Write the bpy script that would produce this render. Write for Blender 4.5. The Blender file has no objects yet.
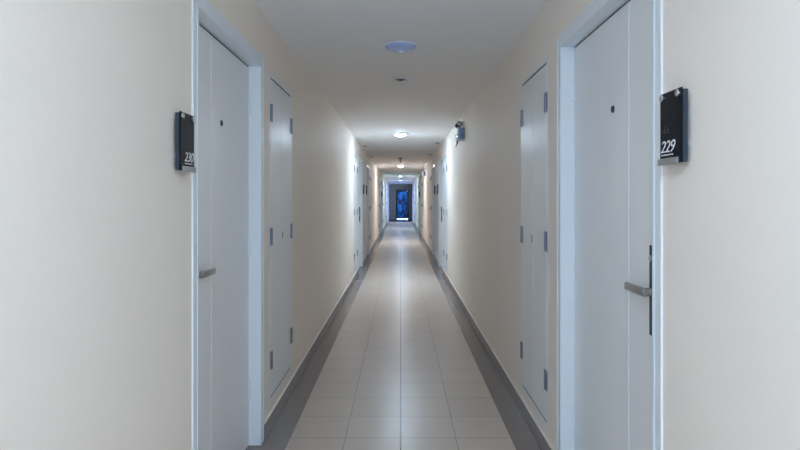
import bpy, bmesh, math, random
from mathutils import Vector, Matrix

random.seed(4)
scene = bpy.context.scene
COL = scene.collection

# ------------------------------------------------------------------ measures
W = 0.74            # half width of the corridor
H = 2.30            # ceiling height
EYE = 1.30          # camera height
F = 550.0           # focal length in px of an 800 px wide frame
BACK = -1.6         # closed end behind the camera
PORTAL = 31.0       # opening to the lobby
END = 35.6          # end wall with the blue door
PITCH = 9.87        # the plan repeats

# ------------------------------------------------------------------ materials
def new_mat(name):
    m = bpy.data.materials.new(name)
    m.use_nodes = True
    nt = m.node_tree
    return m, nt, nt.nodes['Principled BSDF']

def plain(name, col, rough=0.5, metal=0.0, spec=0.5, bump=0.0, scale=80.0, var=0.0):
    m, nt, b = new_mat(name)
    b.inputs['Base Color'].default_value = (*col, 1)
    b.inputs['Roughness'].default_value = rough
    b.inputs['Metallic'].default_value = metal
    b.inputs['Specular IOR Level'].default_value = spec
    geo = nt.nodes.new('ShaderNodeNewGeometry')
    if bump > 0 or var > 0:
        n = nt.nodes.new('ShaderNodeTexNoise')
        n.inputs['Scale'].default_value = scale
        n.inputs['Detail'].default_value = 3
        nt.links.new(geo.outputs['Position'], n.inputs['Vector'])
        if bump > 0:
            bp = nt.nodes.new('ShaderNodeBump')
            bp.inputs['Strength'].default_value = bump
            bp.inputs['Distance'].default_value = 0.002
            nt.links.new(n.outputs['Fac'], bp.inputs['Height'])
            nt.links.new(bp.outputs['Normal'], b.inputs['Normal'])
        if var > 0:
            r = nt.nodes.new('ShaderNodeMapRange')
            r.inputs['To Min'].default_value = 1 - var
            r.inputs['To Max'].default_value = 1 + var
            nt.links.new(n.outputs['Fac'], r.inputs['Value'])
            mx = nt.nodes.new('ShaderNodeVectorMath'); mx.operation = 'SCALE'
            mx.inputs[0].default_value = col
            nt.links.new(r.outputs['Result'], mx.inputs['Scale'])
            nt.links.new(mx.outputs['Vector'], b.inputs['Base Color'])
    return m

def emit(name, col, strength):
    m, nt, b = new_mat(name)
    b.inputs['Base Color'].default_value = (.8, .8, .8, 1)
    b.inputs['Emission Color'].default_value = (*col, 1)
    b.inputs['Emission Strength'].default_value = strength
    return m

M = {}
M['wall'] = plain('painted_wall', (.893, .818, .738), .6, spec=.3, bump=.12, scale=160, var=.015)
M['ceiling'] = plain('painted_ceiling', (.92, .92, .925), .8, spec=.2, var=.01, scale=3)
M['door'] = plain('door_paint', (.835, .85, .87), .33, spec=.45, var=.012, scale=6)
M['frame'] = plain('frame_paint', (.81, .86, .90), .35, spec=.45)
M['hatch'] = plain('hatch_paint', (.81, .83, .835), .36, spec=.5, var=.012, scale=6)
M['steel'] = plain('brushed_steel', (.27, .31, .39), .35, metal=.9)
M['chrome'] = plain('chrome', (.75, .77, .8), .18, metal=1)
M['bronze'] = plain('satin_lever_metal', (.46, .44, .43), .34, metal=.85)
M['dark_steel'] = plain('dark_plate_steel', (.045, .06, .085), .3, metal=.6)
M['black'] = plain('black_acrylic', (.009, .010, .015), .25, spec=.12)
M['slate'] = plain('dark_blue_backing', (.032, .046, .064), .3, spec=.5)
M['silver'] = plain('silver_strip', (.50, .48, .47), .38, metal=.7)
M['white_ink'] = plain('white_ink', (.82, .84, .86), .5)
M['grey_ink'] = plain('grey_ink', (.045, .042, .04), .5)
M['white_plastic'] = plain('white_plastic', (.75, .78, .82), .4)
M['blue_plastic'] = plain('blue_plastic', (.24, .38, .66), .35)
M['lamp_blue'] = plain('pale_blue_glass', (.42, .56, .90), .22, spec=.6)
M['bead'] = plain('pale_sealant', (.86, .82, .76), .45)
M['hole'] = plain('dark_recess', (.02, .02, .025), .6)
M['grey_metal'] = plain('grey_metal', (.22, .22, .23), .45, metal=.5)
M['red'] = plain('red_bulb', (.5, .05, .04), .3)
M['cord'] = plain('dark_cord', (.07, .07, .09), .5)
M['lobby'] = plain('dark_lobby_paint', (.42, .36, .33), .6, var=.08, scale=4)
M['blue_frame'] = plain('dark_blue_frame', (.015, .03, .06), .35)
M['lobby_floor'] = plain('lobby_stone', (.035, .045, .06), .2, var=.1, scale=10)
M['sill'] = plain('warm_stone', (.80, .62, .50), .45)
M['portal'] = plain('portal_paint', (.72, .78, .90), .4)
M['ground'] = plain('outdoor_paving', (.7, .72, .74), .8, var=.05, scale=8)

# floor tiles ------------------------------------------------------------
def tile_material(name, with_lanes):
    m, nt, b = new_mat(name)
    L = nt.links
    geo = nt.nodes.new('ShaderNodeNewGeometry')
    sep = nt.nodes.new('ShaderNodeSeparateXYZ'); L.new(geo.outputs['Position'], sep.inputs[0])
    def math_(op, a, c=None, d=None):
        n = nt.nodes.new('ShaderNodeMath'); n.operation = op
        for i, v in enumerate((a, c, d)):
            if v is None: continue
            if isinstance(v, (int, float)): n.inputs[i].default_value = v
            else: L.new(v, n.inputs[i])
        return n.outputs[0]
    def near_line(coord, off):          # distance to the nearest joint of a 0.30 m grid
        q = math_('ADD', coord, off)
        q = math_('DIVIDE', q, 0.30)
        fr = math_('FRACT', math_('ADD', q, 0.5))
        return math_('MULTIPLY', math_('ABSOLUTE', math_('SUBTRACT', fr, 0.5)), 0.30), math_('FLOOR', q)
    dy, iy = near_line(sep.outputs['Y'], 0.007)
    dx, ix = near_line(sep.outputs['X'], 0.0)
    ax = math_('ABSOLUTE', sep.outputs['X'])
    if with_lanes:
        border = math_('GREATER_THAN', ax, 0.601)
    joint_y = math_('LESS_THAN', dy, 0.0024)
    centre = math_('LESS_THAN', ax, 0.0036)
    joint_x = math_('LESS_THAN', dx, 0.0022)
    inside = math_('LESS_THAN', ax, 0.7)
    joint_x = math_('MULTIPLY', joint_x, inside)
    comb = nt.nodes.new('ShaderNodeCombineXYZ')
    L.new(ix, comb.inputs[0]); L.new(iy, comb.inputs[1])
    wn = nt.nodes.new('ShaderNodeTexWhiteNoise'); L.new(comb.outputs[0], wn.inputs['Vector'])
    noise = nt.nodes.new('ShaderNodeTexNoise')
    noise.inputs['Scale'].default_value = 30; noise.inputs['Detail'].default_value = 4
    mp = nt.nodes.new('ShaderNodeMapping'); mp.inputs['Scale'].default_value = (3, .4, 1)
    L.new(geo.outputs['Position'], mp.inputs[0]); L.new(mp.outputs[0], noise.inputs['Vector'])
    var = math_('ADD', math_('MULTIPLY', wn.outputs['Value'], 0.05), math_('MULTIPLY', noise.outputs['Fac'], 0.07))
    var = math_('ADD', var, 0.94)
    def mix(fac, a, c):
        n = nt.nodes.new('ShaderNodeMix'); n.data_type = 'RGBA'
        if isinstance(fac, (int, float)): n.inputs[0].default_value = fac
        else: L.new(fac, n.inputs[0])
        for i, v in ((6, a), (7, c)):
            if isinstance(v, tuple): n.inputs[i].default_value = (*v, 1)
            else: L.new(v, n.inputs[i])
        return n.outputs[2]
    dark = (.235, .197, .182)
    light = (.60, .51, .435)
    if with_lanes:
        base = mix(border, light, dark)
    else:
        base = mix(0.0, dark, dark)
    sc = nt.nodes.new('ShaderNodeVectorMath'); sc.operation = 'SCALE'
    L.new(base, sc.inputs[0]); L.new(var, sc.inputs['Scale'])
    col = sc.outputs[0]
    if with_lanes:
        col = mix(math_('MULTIPLY', joint_y, math_('SUBTRACT', 1.0, math_('MULTIPLY', border, .15))), col, (.21, .19, .175))
        col = mix(joint_x, col, (.24, .22, .21))
        col = mix(centre, col, (.06, .055, .055))
    else:
        col = mix(math_('MULTIPLY', joint_y, .5), col, (.09, .085, .08))
    L.new(col, b.inputs['Base Color'])
    b.inputs['Roughness'].default_value = 0.3
    if with_lanes:
        L.new(math_('SUBTRACT', 0.31, math_('MULTIPLY', border, 0.10)), b.inputs['Roughness'])
    b.inputs['Specular IOR Level'].default_value = 0.5
    if with_lanes:
        bp = nt.nodes.new('ShaderNodeBump'); bp.inputs['Strength'].default_value = .12; bp.inputs['Distance'].default_value = .001
        L.new(noise.outputs['Fac'], bp.inputs['Height']); L.new(bp.outputs['Normal'], b.inputs['Normal'])
    return m
M['floor'] = tile_material('floor_tiles', True)
M['baseboard'] = tile_material('baseboard_tiles', False)

# frosted blue pane of the end door, lit by the daylight behind it
def pane_material():
    m = bpy.data.materials.new('frosted_blue_glass'); m.use_nodes = True
    nt = m.node_tree; nt.nodes.clear(); L = nt.links
    out = nt.nodes.new('ShaderNodeOutputMaterial')
    tr = nt.nodes.new('ShaderNodeBsdfTranslucent'); gl = nt.nodes.new('ShaderNodeBsdfGlossy')
    gl.inputs['Roughness'].default_value = .2; gl.inputs['Color'].default_value = (.5, .6, .8, 1)
    geo = nt.nodes.new('ShaderNodeNewGeometry')
    mp = nt.nodes.new('ShaderNodeMapping'); mp.inputs['Scale'].default_value = (4.5, 1, 2.0)
    no = nt.nodes.new('ShaderNodeTexNoise'); no.inputs['Scale'].default_value = 1.3; no.inputs['Detail'].default_value = 3
    ra = nt.nodes.new('ShaderNodeValToRGB')
    ra.color_ramp.elements[0].position = .36; ra.color_ramp.elements[0].color = (.006, .035, .08, 1)
    ra.color_ramp.elements[1].position = .66; ra.color_ramp.elements[1].color = (.035, .19, .33, 1)
    mx = nt.nodes.new('ShaderNodeMixShader'); mx.inputs[0].default_value = .06
    L.new(geo.outputs['Position'], mp.inputs[0]); L.new(mp.outputs[0], no.inputs['Vector'])
    L.new(no.outputs['Fac'], ra.inputs[0]); L.new(ra.outputs[0], tr.inputs['Color'])
    L.new(tr.outputs[0], mx.inputs[1]); L.new(gl.outputs[0], mx.inputs[2]); L.new(mx.outputs[0], out.inputs[0])
    return m
M['pane'] = pane_material()

# ------------------------------------------------------------------ helpers
def link_mesh(name, bm, mat, parent=None, loc=(0, 0, 0), smooth=None):
    bmesh.ops.recalc_face_normals(bm, faces=bm.faces[:])
    me = bpy.data.meshes.new(name)
    bm.to_mesh(me); bm.free()
    me.materials.append(mat)
    if smooth:
        for p in me.polygons: p.use_smooth = True
        try: me.set_sharp_from_angle(angle=math.radians(smooth))
        except Exception: pass
    o = bpy.data.objects.new(name, me)
    COL.objects.link(o)
    o.location = loc
    if parent: o.parent = parent
    return o

def tag(o, label, cat, group=None, kind=None):
    o['label'] = label; o['category'] = cat
    if group: o['group'] = group
    if kind: o['kind'] = kind
    return o

def thing(name, loc, label, cat, group=None, kind=None):
    o = bpy.data.objects.new(name, None); o.empty_display_size = .1
    COL.objects.link(o); o.location = loc
    return tag(o, label, cat, group, kind)

def box(bm, x0, x1, y0, y1, z0, z1, bevel=0.0, seg=2):
    g = bmesh.ops.create_cube(bm, size=1.0)
    vs = g['verts']
    for v in vs:
        v.co = Vector(((x0 + x1) / 2 + v.co.x * (x1 - x0), (y0 + y1) / 2 + v.co.y * (y1 - y0), (z0 + z1) / 2 + v.co.z * (z1 - z0)))
    if bevel > 0:
        es = list({e for v in vs for e in v.link_edges})
        bmesh.ops.bevel(bm, geom=es, offset=bevel, segments=seg, affect='EDGES', profile=.5)
    return bm

def lathe(bm, prof, mtx, n=32):
    """prof: list of (radius, height) along the local z axis"""
    rings = []
    for r, h in prof:
        if r < 1e-6:
            rings.append([bm.verts.new(mtx @ Vector((0, 0, h)))])
        else:
            rings.append([bm.verts.new(mtx @ Vector((r * math.cos(2 * math.pi * k / n), r * math.sin(2 * math.pi * k / n), h))) for k in range(n)])
    for a, c in zip(rings[:-1], rings[1:]):
        for k in range(n):
            k2 = (k + 1) % n
            f = [a[k % len(a)], a[k2 % len(a)], c[k2 % len(c)], c[k % len(c)]]
            f2 = []
            for v in f:
                if v not in f2: f2.append(v)
            if len(f2) >= 3:
                try: bm.faces.new(f2)
                except ValueError: pass
    return bm

def prism(bm, poly, z0, z1):
    lo = [bm.verts.new((x, y, z0)) for x, y in poly]
    hi = [bm.verts.new((x, y, z1)) for x, y in poly]
    n = len(poly)
    bm.faces.new(lo); bm.faces.new(hi)
    for k in range(n):
        bm.faces.new((lo[k], lo[(k + 1) % n], hi[(k + 1) % n], hi[k]))
    return bm

def tube(bm, pts, r, n=8):
    pts = [Vector(p) for p in pts]
    rings = []
    for i, p in enumerate(pts):
        t = (pts[min(i + 1, len(pts) - 1)] - pts[max(i - 1, 0)]).normalized()
        up = Vector((0, 0, 1)) if abs(t.z) < .9 else Vector((1, 0, 0))
        a = t.cross(up).normalized(); c = t.cross(a).normalized()
        rings.append([bm.verts.new(p + a * r * math.cos(2 * math.pi * k / n) + c * r * math.sin(2 * math.pi * k / n)) for k in range(n)])
    for a, c in zip(rings[:-1], rings[1:]):
        for k in range(n):
            bm.faces.new((a[k], a[(k + 1) % n], c[(k + 1) % n], c[k]))
    bm.faces.new(rings[0]); bm.faces.new(rings[-1])
    return bm

class Side:
    """Wall frame: u runs along the corridor, v out of the wall into the room, z up; origin on the wall plane."""
    def __init__(self, s, d):
        self.s = s; self.d = d
    def box(self, bm, u0, u1, v0, v1, z0, z1, bevel=0.0, seg=2):
        xs = sorted((-self.s * v0, -self.s * v1)); ys = sorted((u0 * self.d, u1 * self.d))
        return box(bm, xs[0], xs[1], ys[0], ys[1], z0, z1, bevel, seg)
    def p(self, u, v, z):
        return Vector((-self.s * v, u * self.d, z))
    def m(self, u, v, z):           # z axis of the lathe points out of the wall
        return Matrix.Translation(self.p(u, v, z)) @ Vector((0, 0, 1)).rotation_difference(Vector((-self.s, 0, 0))).to_matrix().to_4x4()
    def prism(self, bm, poly, z0, z1):
        return prism(bm, [(-self.s * v, u * self.d) for u, v in poly], z0, z1)

# ------------------------------------------------------------------ plan of both walls
# each entry: (near, far, top) of a casing's outer size, or of a hatch's frame
CAS = 0.056         # casing width
REC = 0.060         # recess of the door leaf
def plan(side):
    doors, hatches, plates = [], [], []
    for k in range(4):
        o = k * PITCH
        if side < 0 or k > 0:
            a = dict(plate=(1.785, 1.903), door=(1.948, 2.957), hatch=(3.13, 3.70))
        else:
            a = dict(plate=(1.400, 1.513), door=(1.552, 2.587), hatch=(2.79, 3.34))
        bq = dict(hatch=(8.72, 9.35), door=(9.68, 10.64), plate=(10.715, 10.833))
        for q, d in ((a, 1), (bq, -1)):
            doors.append((q['door'][0] + o, q['door'][1] + o, d))
            hatches.append((q['hatch'][0] + o, q['hatch'][1] + o, d))
            plates.append((q['plate'][0] + o, q['plate'][1] + o, d))
    lim = PORTAL - .3
    return ([x for x in doors if x[1] < lim], [x for x in hatches if x[1] < lim], [x for x in plates if x[1] < lim])

DOOR_H = 2.0
HF = 0.035          # hatch frame width
H_Z0, H_Z1 = 0.175, 1.985

def wall_mesh(side, doors, hatches):
    """solid wall with real openings, each closed at the back"""
    bm = bmesh.new()
    s = Side(side, 1)
    T = 0.16
    holes = [(n + CAS - .03, f - CAS + .03, 0.0, DOOR_H + .03) for n, f, d in doors]
    holes += [(n - HF + .004, f + HF - .004, H_Z0 - HF + .004, H_Z1 + HF - .004) for n, f, d in hatches]
    holes.sort()
    y = BACK
    for a, c, z0, z1 in holes:
        s.box(bm, y, a, -T, 0, 0, H)
        s.box(bm, a, c, -T, 0, z1, H)
        if z0 > 0: s.box(bm, a, c, -T, 0, 0, z0)
        s.box(bm, a, c, -T, -T + .02, z0, z1)
        y = c
    s.box(bm, y, PORTAL, -T, 0, 0, H)
    return bm

def baseboard_mesh(side, doors):
    bm = bmesh.new(); s = Side(side, 1)
    y = BACK
    for n, f, d in sorted(doors):
        s.box(bm, y, n, 0, .010, 0, .088, .0015, 1)
        y = f
    s.box(bm, y, PORTAL, 0, .010, 0, .088, .0015, 1)
    return bm

SIDES = {-1: 'left', 1: 'right'}
PLAN = {s: plan(s) for s in (-1, 1)}

def structure(name, bm, mat, label, cat):
    o = link_mesh(name, bm, mat)
    return tag(o, label, cat, kind='structure')

for s in (-1, 1):
    nm = SIDES[s]
    o = structure('wall_' + nm, wall_mesh(s, PLAN[s][0], PLAN[s][1]), M['wall'],
                  'cream painted corridor wall on the %s side' % nm, 'wall')
    o.location = (s * W, 0, 0)
    o = structure('baseboard_' + nm, baseboard_mesh(s, PLAN[s][0]), M['baseboard'],
                  'dark grey tile baseboard along the %s wall' % nm, 'baseboard')
    o.location = (s * W, 0, 0)
    bm = bmesh.new(); y = BACK
    for near, far, d in sorted(PLAN[s][0]):
        Side(s, 1).box(bm, y, near, 0, .011, .088, .0925); y = far
    Side(s, 1).box(bm, y, PORTAL, 0, .011, .088, .0925)
    c = link_mesh('sealant_bead', bm, M['bead'], o); c['label'] = 'thin pale sealant line'

X = W + .16
structure('floor', box(bmesh.new(), -X, X, BACK - .1, PORTAL, -.12, 0), M['floor'],
          'beige square floor tiles with dark grey border tiles along both walls', 'floor')
structure('ceiling', box(bmesh.new(), -X, X, BACK - .1, PORTAL, H, H + .12), M['ceiling'],
          'plain pale ceiling of the long corridor', 'ceiling')
# unseen window behind the viewer, left of centre, added for daylight along the corridor
WX0, WX1, WZ0, WZ1 = -.70, .08, .75, 2.05
bm = bmesh.new()
box(bm, -X, WX0, BACK - .12, BACK, 0, H); box(bm, WX1, X, BACK - .12, BACK, 0, H)
box(bm, WX0, WX1, BACK - .12, BACK, 0, WZ0); box(bm, WX0, WX1, BACK - .12, BACK, WZ1, H)
structure('wall_back', bm, M['wall'], 'cream wall with an added window closing the corridor behind the viewer', 'wall')
bm = bmesh.new()
for x0, x1, z0, z1 in ((WX0, WX0 + .05, WZ0, WZ1), (WX1 - .05, WX1, WZ0, WZ1), (WX0 + .05, WX1 - .05, WZ0, WZ0 + .05), (WX0 + .05, WX1 - .05, WZ1 - .05, WZ1), (-.33, -.29, WZ0 + .05, WZ1 - .05)):
    box(bm, x0, x1, BACK - .09, BACK - .03, z0, z1)
structure('added_window_1', bm, M['frame'], 'added white window frame, unseen behind the viewer, letting daylight in', 'window')
pl = bpy.data.lights.new('window_portal', 'AREA'); pl.shape = 'RECTANGLE'; pl.size = WX1 - WX0; pl.size_y = WZ1 - WZ0
pl.cycles.is_portal = True
po = bpy.data.objects.new('window_portal', pl); COL.objects.link(po)
po.location = ((WX0 + WX1) / 2, BACK - .10, (WZ0 + WZ1) / 2); po.rotation_euler = (math.pi / 2, 0, 0)   # shines towards +y

# portal and dark lobby at the far end -----------------------------------
PW, PT, PD = .70, 2.19, .16
bm = bmesh.new()
box(bm, -X, -PW, PORTAL, PORTAL + PD, 0, H)
box(bm, PW, X, PORTAL, PORTAL + PD, 0, H)
box(bm, -PW, PW, PORTAL, PORTAL + PD, PT, H)
for x0, x1 in ((-PW - .001, -PW + .035), (PW - .035, PW + .001)):
    box(bm, x0, x1, PORTAL - .012, PORTAL + PD + .01, 0, PT)
box(bm, -PW, PW, PORTAL - .012, PORTAL + PD + .01, PT - .03, PT + .001)
structure('trim_1', bm, M['portal'], 'pale blue-white portal framing the dark lobby at the corridor end', 'portal')
structure('trim_2', box(bmesh.new(), -W + .01, W - .01, PORTAL - 1.0, PORTAL + .16, -.02, .004), M['sill'], 'warm stone sill under the far portal', 'sill')
LX = .80
LW0, LW1, LWZ0, LWZ1 = 32.2, 33.9, .9, 2.0
L0 = PORTAL + PD
structure('floor_lobby', box(bmesh.new(), -LX - .1, LX + .1, L0, END + .12, -.12, 0), M['lobby_floor'], 'dark polished floor of the far lobby', 'floor')
structure('ceiling_lobby', box(bmesh.new(), -LX - .1, LX + .1, L0, END + .12, H, H + .12), M['lobby'], 'dark grey ceiling of the far lobby', 'ceiling')
for s in (-1, 1):
    xs = sorted((s * LX, s * (LX + .1)))
    bm = bmesh.new()
    if s < 0:
        box(bm, xs[0], xs[1], L0, END + .12, 0, H)
    else:                               # the right lobby wall gets an unseen window, added to brighten the lobby
        box(bm, xs[0], xs[1], L0, LW0, 0, H); box(bm, xs[0], xs[1], LW1, END + .12, 0, H)
        box(bm, xs[0], xs[1], LW0, LW1, 0, LWZ0); box(bm, xs[0], xs[1], LW0, LW1, LWZ1, H)
    xs = sorted((s * (X - .03), s * (LX + .15)))
    box(bm, xs[0], xs[1], PORTAL + .06, L0, -.12, H + .12)
    structure('wall_lobby_' + SIDES[s], bm, M['lobby'], 'dark grey wall on the %s of the far lobby' % SIDES[s], 'wall')
DX0, DX1, DT = -.30, .54, 1.90
bm = bmesh.new()
box(bm, -LX, DX0, END, END + .12, 0, H); box(bm, DX1, LX, END, END + .12, 0, H); box(bm, DX0, DX1, END, END + .12, DT, H)
structure('wall_end', bm, M['lobby'], 'dark grey end wall around the blue glass door', 'wall')
lp = bpy.data.lights.new('lobby_portal', 'AREA'); lp.shape = 'RECTANGLE'; lp.size = LWZ1 - LWZ0; lp.size_y = LW1 - LW0
lp.cycles.is_portal = True
lo_ = bpy.data.objects.new('lobby_portal', lp); COL.objects.link(lo_)
lo_.location = (LX + .05, (LW0 + LW1) / 2, (LWZ0 + LWZ1) / 2); lo_.rotation_euler = (0, math.pi / 2, 0)    # shines towards -x
bm = bmesh.new()
for y0, y1, z0, z1 in ((LW0, LW0 + .05, LWZ0, LWZ1), (LW1 - .05, LW1, LWZ0, LWZ1), (LW0 + .05, LW1 - .05, LWZ0, LWZ0 + .05), (LW0 + .05, LW1 - .05, LWZ1 - .05, LWZ1)):
    box(bm, LX + .02, LX + .08, y0, y1, z0, z1)
structure('added_window_2', bm, M['frame'], 'added white window frame, unseen in the right wall, to brighten the far lobby', 'window')
structure('ground', box(bmesh.new(), -4, 4, END + .12, END + 8, -.12, -.004), M['ground'], 'sunlit pale paving outside beyond the blue end door', 'ground')

t = thing('door_glass', ((DX0 + DX1) / 2, END, 0), 'blue frosted glass door in a dark frame at the far end of the corridor', 'door', kind='structure')
hw = (DX1 - DX0) / 2
bm = bmesh.new()
box(bm, -hw, -hw + .06, -.01, .1, 0, DT); box(bm, hw - .06, hw, -.01, .1, 0, DT); box(bm, -hw + .06, hw - .06, -.01, .1, DT - .07, DT)
link_mesh('frame', bm, M['blue_frame'], t)
bm = bmesh.new()
box(bm, -hw + .058, -hw + .12, 0.03, .07, .036, DT - .068); box(bm, hw - .12, hw - .058, .03, .07, .036, DT - .075)
box(bm, -hw + .12, hw - .12, .03, .07, .036, .13); box(bm, -hw + .12, hw - .12, .03, .07, DT - .13, DT - .068)
lf = link_mesh('door_leaf', bm, M['blue_frame'], t)
link_mesh('glass_pane', box(bmesh.new(), -hw + .12, hw - .12, .047, .053, .13, DT - .13), M['pane'], lf)
bm = tube(bmesh.new(), [(-hw + .095, .03, .85), (-hw + .095, -.03, .85), (-hw + .095, -.03, 1.2), (-hw + .095, .03, 1.2)], .011)
link_mesh('pull_handle', bm, M['chrome'], lf, smooth=40)

# ------------------------------------------------------------------ doors
def lever_parts(S, parent, u, v, thick=.006):
    """long thin backplate with lever; u grows towards the hinges"""
    z = 1.005
    bm = bmesh.new()
    S.box(bm, u - .014, u + .014, v, v + thick, .866, 1.153, .0025)
    pl = link_mesh('handle_plate', bm, M['dark_steel' if thick < .01 else 'black'], parent)
    bm = lathe(bmesh.new(), [(0, 0), (.0135, 0), (.0135, .026), (0, .026)], S.m(u, v + .006, z), 20)
    S.box(bm, u - .014, u + .132, v + .024, v + .038, z - .0125, z + .0125, .003)
    lv = link_mesh('lever', bm, M['bronze'], pl, smooth=35); lv['label'] = 'flat bronze-grey lever'
    bm = lathe(bmesh.new(), [(0, 0), (.011, 0), (.011, .004), (.008, .006), (0, .006)], S.m(u, v + .004, 1.112), 16)
    link_mesh('lock_cylinder', bm, M['chrome'], pl, smooth=35)
    return pl

def make_door(n, s, near, far, d, label):
    w = far - near
    org = near if d > 0 else far
    S = Side(s, d)                      # u from the lever side to the hinge side
    t = thing('door_%d' % n, (s * W, org, 0), label, 'door', kind='structure')
    # casing: stepped profile, legs and head, plus the jamb lining
    bm = bmesh.new()
    def casing(lo, hi, v0, v1):
        S.box(bm, lo, hi, v0, v1, 0, DOOR_H + CAS - lo)
        S.box(bm, w - hi, w - lo, v0, v1, 0, DOOR_H + CAS - lo)
        S.box(bm, hi, w - hi, v0, v1, DOOR_H + CAS - hi, DOOR_H + CAS - lo)
    casing(0, .010, 0, .006)
    casing(.010, .044, 0, .0035)
    casing(.044, CAS, 0, .005)
    link_mesh('casing', bm, M['frame'], t)
    bm = bmesh.new()
    lin = .024
    S.box(bm, CAS - lin, CAS, -.135, 0, 0, DOOR_H + lin)
    S.box(bm, w - CAS, w - CAS + lin, -.135, 0, 0, DOOR_H + lin)
    S.box(bm, CAS, w - CAS, -.135, 0, DOOR_H, DOOR_H + lin)
    S.box(bm, CAS, CAS + .012, -.135, -REC - .045, 0, DOOR_H)
    S.box(bm, w - CAS - .012, w - CAS, -.135, -REC - .045, 0, DOOR_H)
    S.box(bm, CAS + .012, w - CAS - .012, -.135, -REC - .045, DOOR_H - .012, DOOR_H)
    link_mesh('jamb', bm, M['frame'], t)
    # leaf with one upright V groove
    a, c = CAS + .003, w - CAS - .003
    g = CAS + .318
    poly = [(a, -REC - .04), (a, -REC), (g - .006, -REC), (g - .003, -REC - .0016), (g + .003, -REC - .0016), (g + .006, -REC), (c, -REC), (c, -REC - .04)]
    lf = link_mesh('door_leaf', S.prism(bmesh.new(), poly, .006, DOOR_H - .008), M['door'], t)
    link_mesh('gap_shade', S.box(bmesh.new(), a, c, -REC - .036, -REC - .003, DOOR_H - .0078, DOOR_H - .0002), M['hole'], t)  # near-black strip above the leaf, shade of the head gap put in as colour
    lever_parts(S, lf, CAS + .136, -REC, .006 if d > 0 else .030)
    mid = w / 2
    bm = lathe(bmesh.new(), [(0, .001), (.007, .001), (.009, .004), (.013, .004), (.014, .002), (.014, 0)], S.m(mid, -REC, 1.638), 20)
    link_mesh('peephole', bm, M['dark_steel'], lf, smooth=35)
    for z in (.25, 1.0, 1.75):
        bm = lathe(bmesh.new(), [(0, 0), (.007, 0), (.007, .1), (0, .1)], Matrix.Translation(S.p(w - CAS - .004, -REC + .006, z)), 12)
        link_mesh('hinge', bm, M['frame'], lf, smooth=35)
    return t

ORD = ['first', 'second', 'third', 'fourth', 'fifth', 'sixth', 'seventh', 'eighth']
def door_label(s, i):
    nm = SIDES[s]
    if i == 0:
        return 'large white door nearest the viewer on the %s wall, beside the plate numbered %s' % (nm, {-1: '230', 1: '229'}[s])
    return 'recessed white door on the %s wall, %s one counted from the viewer' % (nm, ORD[i])

n = 0
for s in (-1, 1):
    for i, (near, far, d) in enumerate(sorted(PLAN[s][0])):
        n += 1
        make_door(n, s, near, far, d, door_label(s, i))

# ------------------------------------------------------------------ service hatches
def make_hatch(s, near, far, d, label):
    S = Side(s, d); w = far - near
    org = near if d > 0 else far
    t = thing('service_hatch', (s * W, org, 0), label, 'cupboard doors', 'tall white service hatches along the corridor')
    bm = bmesh.new()
    for u0, u1 in ((-HF, -.002), (w + .002, w + HF)):
        S.box(bm, u0, u1, -.06, .001, H_Z0 - HF, H_Z1 + HF)
    S.box(bm, -.002, w + .002, -.06, .001, H_Z1 + .009, H_Z1 + HF); S.box(bm, -.002, w + .002, -.06, .001, H_Z0 - HF, H_Z0 - .009)
    link_mesh('frame', bm, M['hatch'], t)
    link_mesh('interior', S.box(bmesh.new(), -.001, w + .001, -.058, -.04, H_Z0 - .008, H_Z1 + .008), M['hole'], t)
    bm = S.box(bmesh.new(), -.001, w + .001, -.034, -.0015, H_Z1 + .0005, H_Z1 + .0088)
    link_mesh('gap_shade', bm, M['hole'], t)  # dark strips fill the gaps over and under the leaves as painted shade
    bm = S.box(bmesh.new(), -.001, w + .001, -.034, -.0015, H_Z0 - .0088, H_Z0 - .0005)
    link_mesh('gap_shade', bm, M['hole'], t)
    half = w / 2
    for k, (u0, u1) in enumerate(((0, half - .002), (half + .002, w))):
        lf = link_mesh('door_leaf', S.box(bmesh.new(), u0, u1, -.035, .002, H_Z0, H_Z1, .002, 1), M['hatch'], t)
        edge = 0 if k == 0 else w
        for z in (1.79, 1.085, .383):
            bm = bmesh.new()
            S.box(bm, edge - .024, edge - .004, .003, .0065, z - .05, z + .05, .001, 1)
            S.box(bm, edge + .004, edge + .024, .003, .0065, z - .05, z + .05, .001, 1)
            for q in range(5):
                z0 = z - .05 + q * .02
                lathe(bm, [(0, z0 + .001), (.0065, z0 + .001), (.0065, z0 + .019), (0, z0 + .019)], Matrix.Translation(S.p(edge, .007, 0)), 12)
            for e in (-.015, .015):
                for zz in (-.032, .032):
                    lathe(bm, [(0, .0022), (.0055, .0018), (.0055, 0)], S.m(edge + e, .0065, z + zz), 8)
            link_mesh('hinge', bm, M['steel'], lf, smooth=35)
        if k == (1 if d > 0 else 0) and True:
            ul = half + (.02 if k else -.02)
            bm = S.box(bmesh.new(), ul - .004, ul + .004, .003, .0045, 1.055, 1.097, .002, 1)
            lathe(bm, [(.0035, 0), (.0035, .001), (0, .0015)], S.m(ul, .0045, 1.083), 10)
            link_mesh('lock', bm, M['grey_metal'], lf)
    return t

for s in (-1, 1):
    for i, (near, far, d) in enumerate(sorted(PLAN[s][1])):
        nm = SIDES[s]
        if i == 0: lab = 'tall double-leaf white hatch with steel hinges, nearest the viewer on the %s wall' % nm
        else: lab = 'tall narrow white hatch on the %s wall, %s one counted from the viewer' % (nm, ORD[i])
        make_hatch(s, near, far, d, lab)

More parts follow.
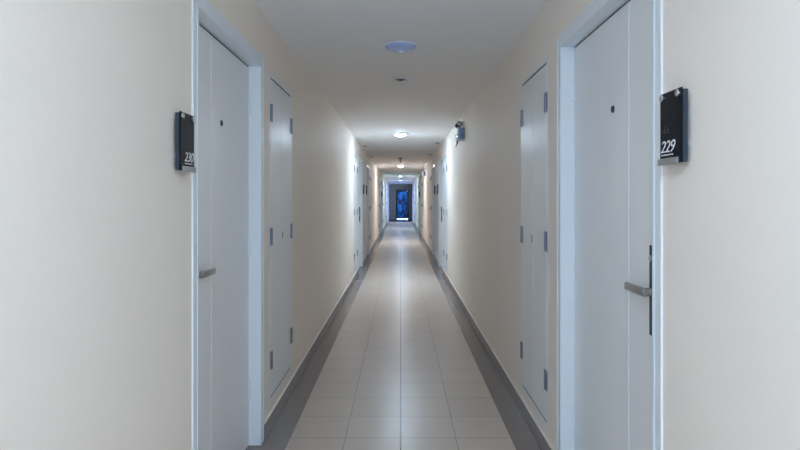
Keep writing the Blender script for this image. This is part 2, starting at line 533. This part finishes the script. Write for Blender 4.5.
# ------------------------------------------------------------------ number plates
def text_bm(txt, size, shear=0.0):
    cu = bpy.data.curves.new('lettering', 'FONT')
    cu.body = txt; cu.size = size; cu.shear = shear; cu.extrude = .0006
    cu.align_x = 'LEFT'; cu.align_y = 'BOTTOM_BASELINE'; cu.space_character = .9
    o = bpy.data.objects.new('lettering', cu); COL.objects.link(o)
    dg = bpy.context.evaluated_depsgraph_get()
    me = bpy.data.meshes.new_from_object(o.evaluated_get(dg))
    bm = bmesh.new(); bm.from_mesh(me)
    bpy.data.objects.remove(o); bpy.data.curves.remove(cu); bpy.data.meshes.remove(me)
    return bm

def make_plate(s, near, far, d, label, number=None):
    S = Side(s, 1)
    w = far - near
    z0, z1 = 1.391, 1.586
    t = thing('number_plate', (s * W, near, z0), label, 'door sign', 'black room number plates beside the doors')
    h = z1 - z0
    bm = S.box(bmesh.new(), 0.002, w - .002, .007, .0205, .004, h - .004, .001, 1)
    link_mesh('back_panel', bm, M['slate'], t)
    bm = S.box(bmesh.new(), 0, w, .021, .026, .003, h, .001, 1)
    link_mesh('face_panel', bm, M['black'], t)
    for uu in (.014, w - .014):
        for zz in (.050, h - .013):
            bm = lathe(bmesh.new(), [(.0085, -.029), (.0085, -.006), (.0055, -.006), (.0055, 0)], S.m(uu, .026, zz), 16)
            if zz > .1:
                lathe(bm, [(.0095, 0), (.0095, .004), (.007, .006), (0, .006)], S.m(uu, .026, zz), 16)
            link_mesh('standoff', bm, M['chrome'], t, smooth=35)
    ext = .006
    if d > 0: bm = S.box(bmesh.new(), .012, w + ext, .026, .031, 0, .018, .001, 1)
    else: bm = S.box(bmesh.new(), -ext, w - .012, .026, .031, 0, .018, .001, 1)
    link_mesh('ledge_strip', bm, M['silver'], t)
    if number:
        bm = text_bm(number, .045, .30)
        for v in bm.verts: v.co.x *= 1.22
        xs = [v.co.x for v in bm.verts]; tw = max(xs) - min(xs); x0 = min(xs)
        u_left = w - .004 if s > 0 else w - .006 - tw
        def put(bm_, zb):
            for v in bm_.verts:
                px, py, pz = v.co.x - x0, v.co.y, v.co.z
                u = u_left - px if s > 0 else u_left + px
                v.co = S.p(u, .0262 + max(pz, 0), zb + py)
        put(bm, .034)
        num = link_mesh('number', bm, M['white_ink'], t)
        num['label'] = 'white slanted number'
        x0 = 0
        # fine line of tiny marks under the number
        bm = bmesh.new(); q = .004; k = 0
        while q < tw * .8:
            l = (.004, .002, .005, .003)[k % 4]
            box(bm, q, q + l, 0, (.003, .004, .0025)[k % 3], 0, .0005); q += l + .0015; k += 1
        put(bm, .0255)
        link_mesh('small_print', bm, M['white_ink'], t)
        bm = bmesh.new()
        for px in (.0, .017):
            box(bm, px, px + .003, 0, .02, 0, .0004); box(bm, px + .003, px + .012, .0, .004, 0, .0004)
            box(bm, px + .003, px + .012, .009, .012, 0, .0004); box(bm, px + .003, px + .010, .017, .020, 0, .0004)
        u_left = u_left - .018 if s > 0 else u_left + .018
        put(bm, .085)
        link_mesh('emblem', bm, M['grey_ink'], t)
    return t

for s in (-1, 1):
    for i, (near, far, d) in enumerate(sorted(PLAN[s][2])):
        nm = SIDES[s]
        if i == 0:
            num = {-1: '230', 1: '229'}[s]
            lab = 'black %s number plate on the %s wall before the nearest door' % (num, nm)
        else:
            num = None
            lab = 'small distant black plate on the %s wall, %s one counted from the viewer' % (nm, ORD[i])
        make_plate(s, near, far, d, lab, num)

# ------------------------------------------------------------------ ceiling fittings
DOWN = Matrix.Translation((0, 0, 0)) @ Matrix.Rotation(math.pi, 4, 'X')     # lathe height points down

LAMPS = [(-.1, (.62, .80, 1.0), .92, .042), (8.4, (.615, .80, 1.0), 1, .042), (16.5, (.80, .88, 1.0), 1, .034), (24.2, (.50, .80, 1.0), 1.2, .008), (29.3, (.43, .57, 1.0), 1.35, .006)]
POWER = 352.0
lamp_names = {1: None}
LAB = {-.1: 'lit round ceiling lamp right above the viewer', 8.4: 'brightly lit round ceiling lamp, closest lit one in view',
       16.5: 'lit ceiling lamp just beyond the hanging sprinkler', 24.2: 'lit cyan-white ceiling lamp two-thirds down the corridor',
       29.3: 'lit bluish ceiling lamp just before the far portal'}
for y, c, k, dr in LAMPS:
    t = thing('ceiling_lamp', (0, y, H), LAB.get(y, 'lit round ceiling lamp behind the viewer'), 'ceiling lamp', 'lit round lamps along the ceiling')
    rh = min(.022, dr + .006)
    bm = lathe(bmesh.new(), [(.080, .0), (.100, .0), (.100, .010), (.096, rh), (.082, rh), (.080, rh * .8)], DOWN, 48)
    link_mesh('trim_ring', bm, M['white_plastic'], t, smooth=30)
    bm = lathe(bmesh.new(), [(.079, .001), (.079, .33 * dr), (.073, .62 * dr), (.056, .86 * dr), (.03, .98 * dr), (0, dr)], DOWN, 32)
    link_mesh('diffuser', bm, emit('lamp_glow_%d' % round(y * 10), c, POWER * k), t, smooth=60)

# unlit surface lamp, round, bluish cover
t = thing('ceiling_lamp', (0, 3.57, H), 'unlit round ceiling lamp with pale blue cover, nearest the viewer', 'ceiling lamp')
bm = lathe(bmesh.new(), [(0, 0), (.101, 0), (.103, .005), (.101, .010), (.097, .010), (0, .008)], DOWN, 48)
link_mesh('rim', bm, M['white_plastic'], t, smooth=35)
bm = lathe(bmesh.new(), [(.098, .009), (.097, .016), (.088, .026), (.06, .034), (.03, .037), (0, .038)], DOWN, 48)
link_mesh('cover', bm, M['lamp_blue'], t, smooth=50)

# unlit recessed downlight
for y, lab in ((4.58, 'small unlit recessed downlight with white ring, behind the blue-covered lamp'), (4.58 + PITCH, 'small distant unlit recessed downlight beyond the sprinkler')):
    t = thing('recessed_downlight', (0, y, H), lab, 'downlight')
    bm = lathe(bmesh.new(), [(.046, -.03), (.046, .004), (.050, .010), (.058, .013), (.064, .010), (.068, .004), (.068, 0)], DOWN, 40)
    link_mesh('trim_ring', bm, M['white_plastic'], t, smooth=60)
    bm = lathe(bmesh.new(), [(0, .003), (.046, .003), (.046, -.01)], DOWN, 40)
    rf = link_mesh('reflector', bm, M['hole'], t, smooth=35)
    bm = lathe(bmesh.new(), [(.014, .003), (.014, .012), (.009, .017), (0, .018)], DOWN, 16)
    link_mesh('bulb', bm, M['dark_steel'], rf, smooth=50)

# small unlit spots beside the walls
for x, y, lab in ((-.675, 10.38, 'small dark ceiling spot by the left wall, over the second left door'),
                  (-.675, 13.1, 'small dark ceiling spot by the left wall, farther than the other left spot'),
                  (.655, 9.82, 'small dark ceiling spot by the right wall, over the second right door'),
                  (.655, 12.4, 'small dark ceiling spot by the right wall, farther than the other right spot')):
    t = thing('ceiling_spot', (x, y, H), lab, 'ceiling spot', 'small dark ceiling spots beside the walls')
    bm = lathe(bmesh.new(), [(.030, -.02), (.030, .003), (.034, .006), (.045, .005), (.048, 0)], DOWN, 28)
    link_mesh('trim_ring', bm, M['grey_metal'], t, smooth=35)
    link_mesh('reflector', lathe(bmesh.new(), [(0, .002), (.030, .002), (.030, -.01)], DOWN, 28), M['hole'], t, smooth=35)

# hanging sprinklers
for y, lab in ((13.4, 'dark T-shaped sprinkler hanging from the ceiling beyond the brightest lamp'),
               (23.3, 'tiny distant sprinkler hanging from the ceiling before the blue-lit stretch')):
    t = thing('sprinkler', (0, y, H), lab, 'sprinkler', 'sprinklers hanging from the ceiling')
    bm = lathe(bmesh.new(), [(0, 0), (.055, 0), (.055, .012), (.04, .03), (0, .032)], DOWN, 28)
    link_mesh('escutcheon', bm, M['grey_metal'], t, smooth=35)
    bm = lathe(bmesh.new(), [(.016, .03), (.016, .075), (.012, .08), (0, .08)], DOWN, 16)
    tube(bm, [(-.014, 0, -.075), (-.022, 0, -.095), (-.010, 0, -.118)], .005)
    tube(bm, [(.014, 0, -.075), (.022, 0, -.095), (.010, 0, -.118)], .005)
    link_mesh('nozzle', bm, M['grey_metal'], t, smooth=35)
    link_mesh('bulb', tube(bmesh.new(), [(0, 0, -.078), (0, 0, -.112)], .005), M['red'], t, smooth=35)
    link_mesh('deflector', lathe(bmesh.new(), [(0, .114), (.022, .116), (.022, .119), (0, .122)], DOWN, 20), M['grey_metal'], t, smooth=35)

# ------------------------------------------------------------------ emergency lights
def emergency(y, lab):
    S = Side(1, 1)
    z0 = 1.996
    t = thing('emergency_light', (W, y, z0), lab, 'emergency light', 'emergency lights on the right wall')
    link_mesh('housing', S.box(bmesh.new(), 0, .26, .0, .070, 0, .130, .006), M['blue_plastic'], t)
    link_mesh('front_cover', S.box(bmesh.new(), -.004, .264, .064, .086, -.004, .134, .006), M['white_plastic'], t)
    bm = lathe(bmesh.new(), [(0, 0), (.006, 0), (.006, .004), (0, .005)], Matrix.Translation((-.030, 0, .045)) @ Matrix.Rotation(math.pi / 2, 4, 'X'), 12)
    link_mesh('switch', bm, M['hole'], t)
    for u, yaw in ((.035, math.radians(28)), (.215, math.radians(150))):
        c = S.p(u, .052, .178)
        m = Matrix.Translation(c) @ Matrix.Rotation(-yaw, 4, 'Z') @ Matrix.Rotation(math.pi / 2, 4, 'X')
        bm = lathe(bmesh.new(), [(0, -.026), (.017, -.026), (.028, -.010), (.031, .012), (.031, .019), (.027, .019)], m, 28)
        tube(bm, [S.p(u, .052, .126), S.p(u, .052, .156)], .008, 10)
        hd = link_mesh('lamp_head', bm, M['dark_steel'], t, smooth=40)
        bm = lathe(bmesh.new(), [(.027, .016), (.020, .009), (.009, .004), (0, .003)], m, 28)
        link_mesh('lens', bm, M['silver'], hd, smooth=50)
    # cable looping out below the housing and hanging down the wall
    pts = [S.p(-.004 + .0, .060, .02)]
    pts = [S.p(.02, .078, .004), S.p(-.004, .095, .004), S.p(-.02, .110, .022), S.p(-.02, .108, .040), S.p(-.008, .088, .048)]
    bm = tube(bmesh.new(), pts, .005)
    tube(bm, [S.p(.03, .072, .002), S.p(.02, .076, -.02), S.p(.015, .084, -.045), S.p(.005, .096, -.075), S.p(0, .101, -.092)], .005)
    link_mesh('cable', bm, M['cord'], t, smooth=60)
    link_mesh('plug', lathe(bmesh.new(), [(0, 0), (.009, .002), (.010, .03), (.006, .04), (0, .04)], Matrix.Translation(S.p(.015, .084, -.062)), 12), M['cord'], t, smooth=40)
    link_mesh('bracket', S.box(bmesh.new(), .09, .17, 0, .02, .128, .222, .004), M['white_plastic'], t)
emergency(6.36, 'blue twin-head emergency light with dangling cable, high on the right wall')
emergency(6.36 + PITCH, 'distant emergency light high on the right wall beyond the second door')

# ------------------------------------------------------------------ daylight outside the end door
w = bpy.data.worlds.new('sky'); scene.world = w; w.use_nodes = True
bg = w.node_tree.nodes['Background']
bg.inputs['Color'].default_value = (.385, .635, 1.0, 1); bg.inputs['Strength'].default_value = 8.0

# ------------------------------------------------------------------ camera and view
cam = bpy.data.cameras.new('camera'); co = bpy.data.objects.new('camera', cam); COL.objects.link(co)
co.location = (0, 0, EYE); co.rotation_euler = (math.pi / 2, 0, 0)
cam.sensor_width = 36; cam.lens = 36 * F / 800
cam.shift_x = -.6 / 800; cam.shift_y = -26.0 / 800
cam.clip_start = .02; cam.clip_end = 200
scene.camera = co
vs = scene.view_settings
vs.view_transform = 'Standard'; vs.look = 'None'; vs.gamma = 1; vs.use_curve_mapping = False
vs.exposure = 0.235
scene.cycles.max_bounces = 16; scene.cycles.diffuse_bounces = 10; scene.cycles.glossy_bounces = 6
scene.cycles.sample_clamp_indirect = 10
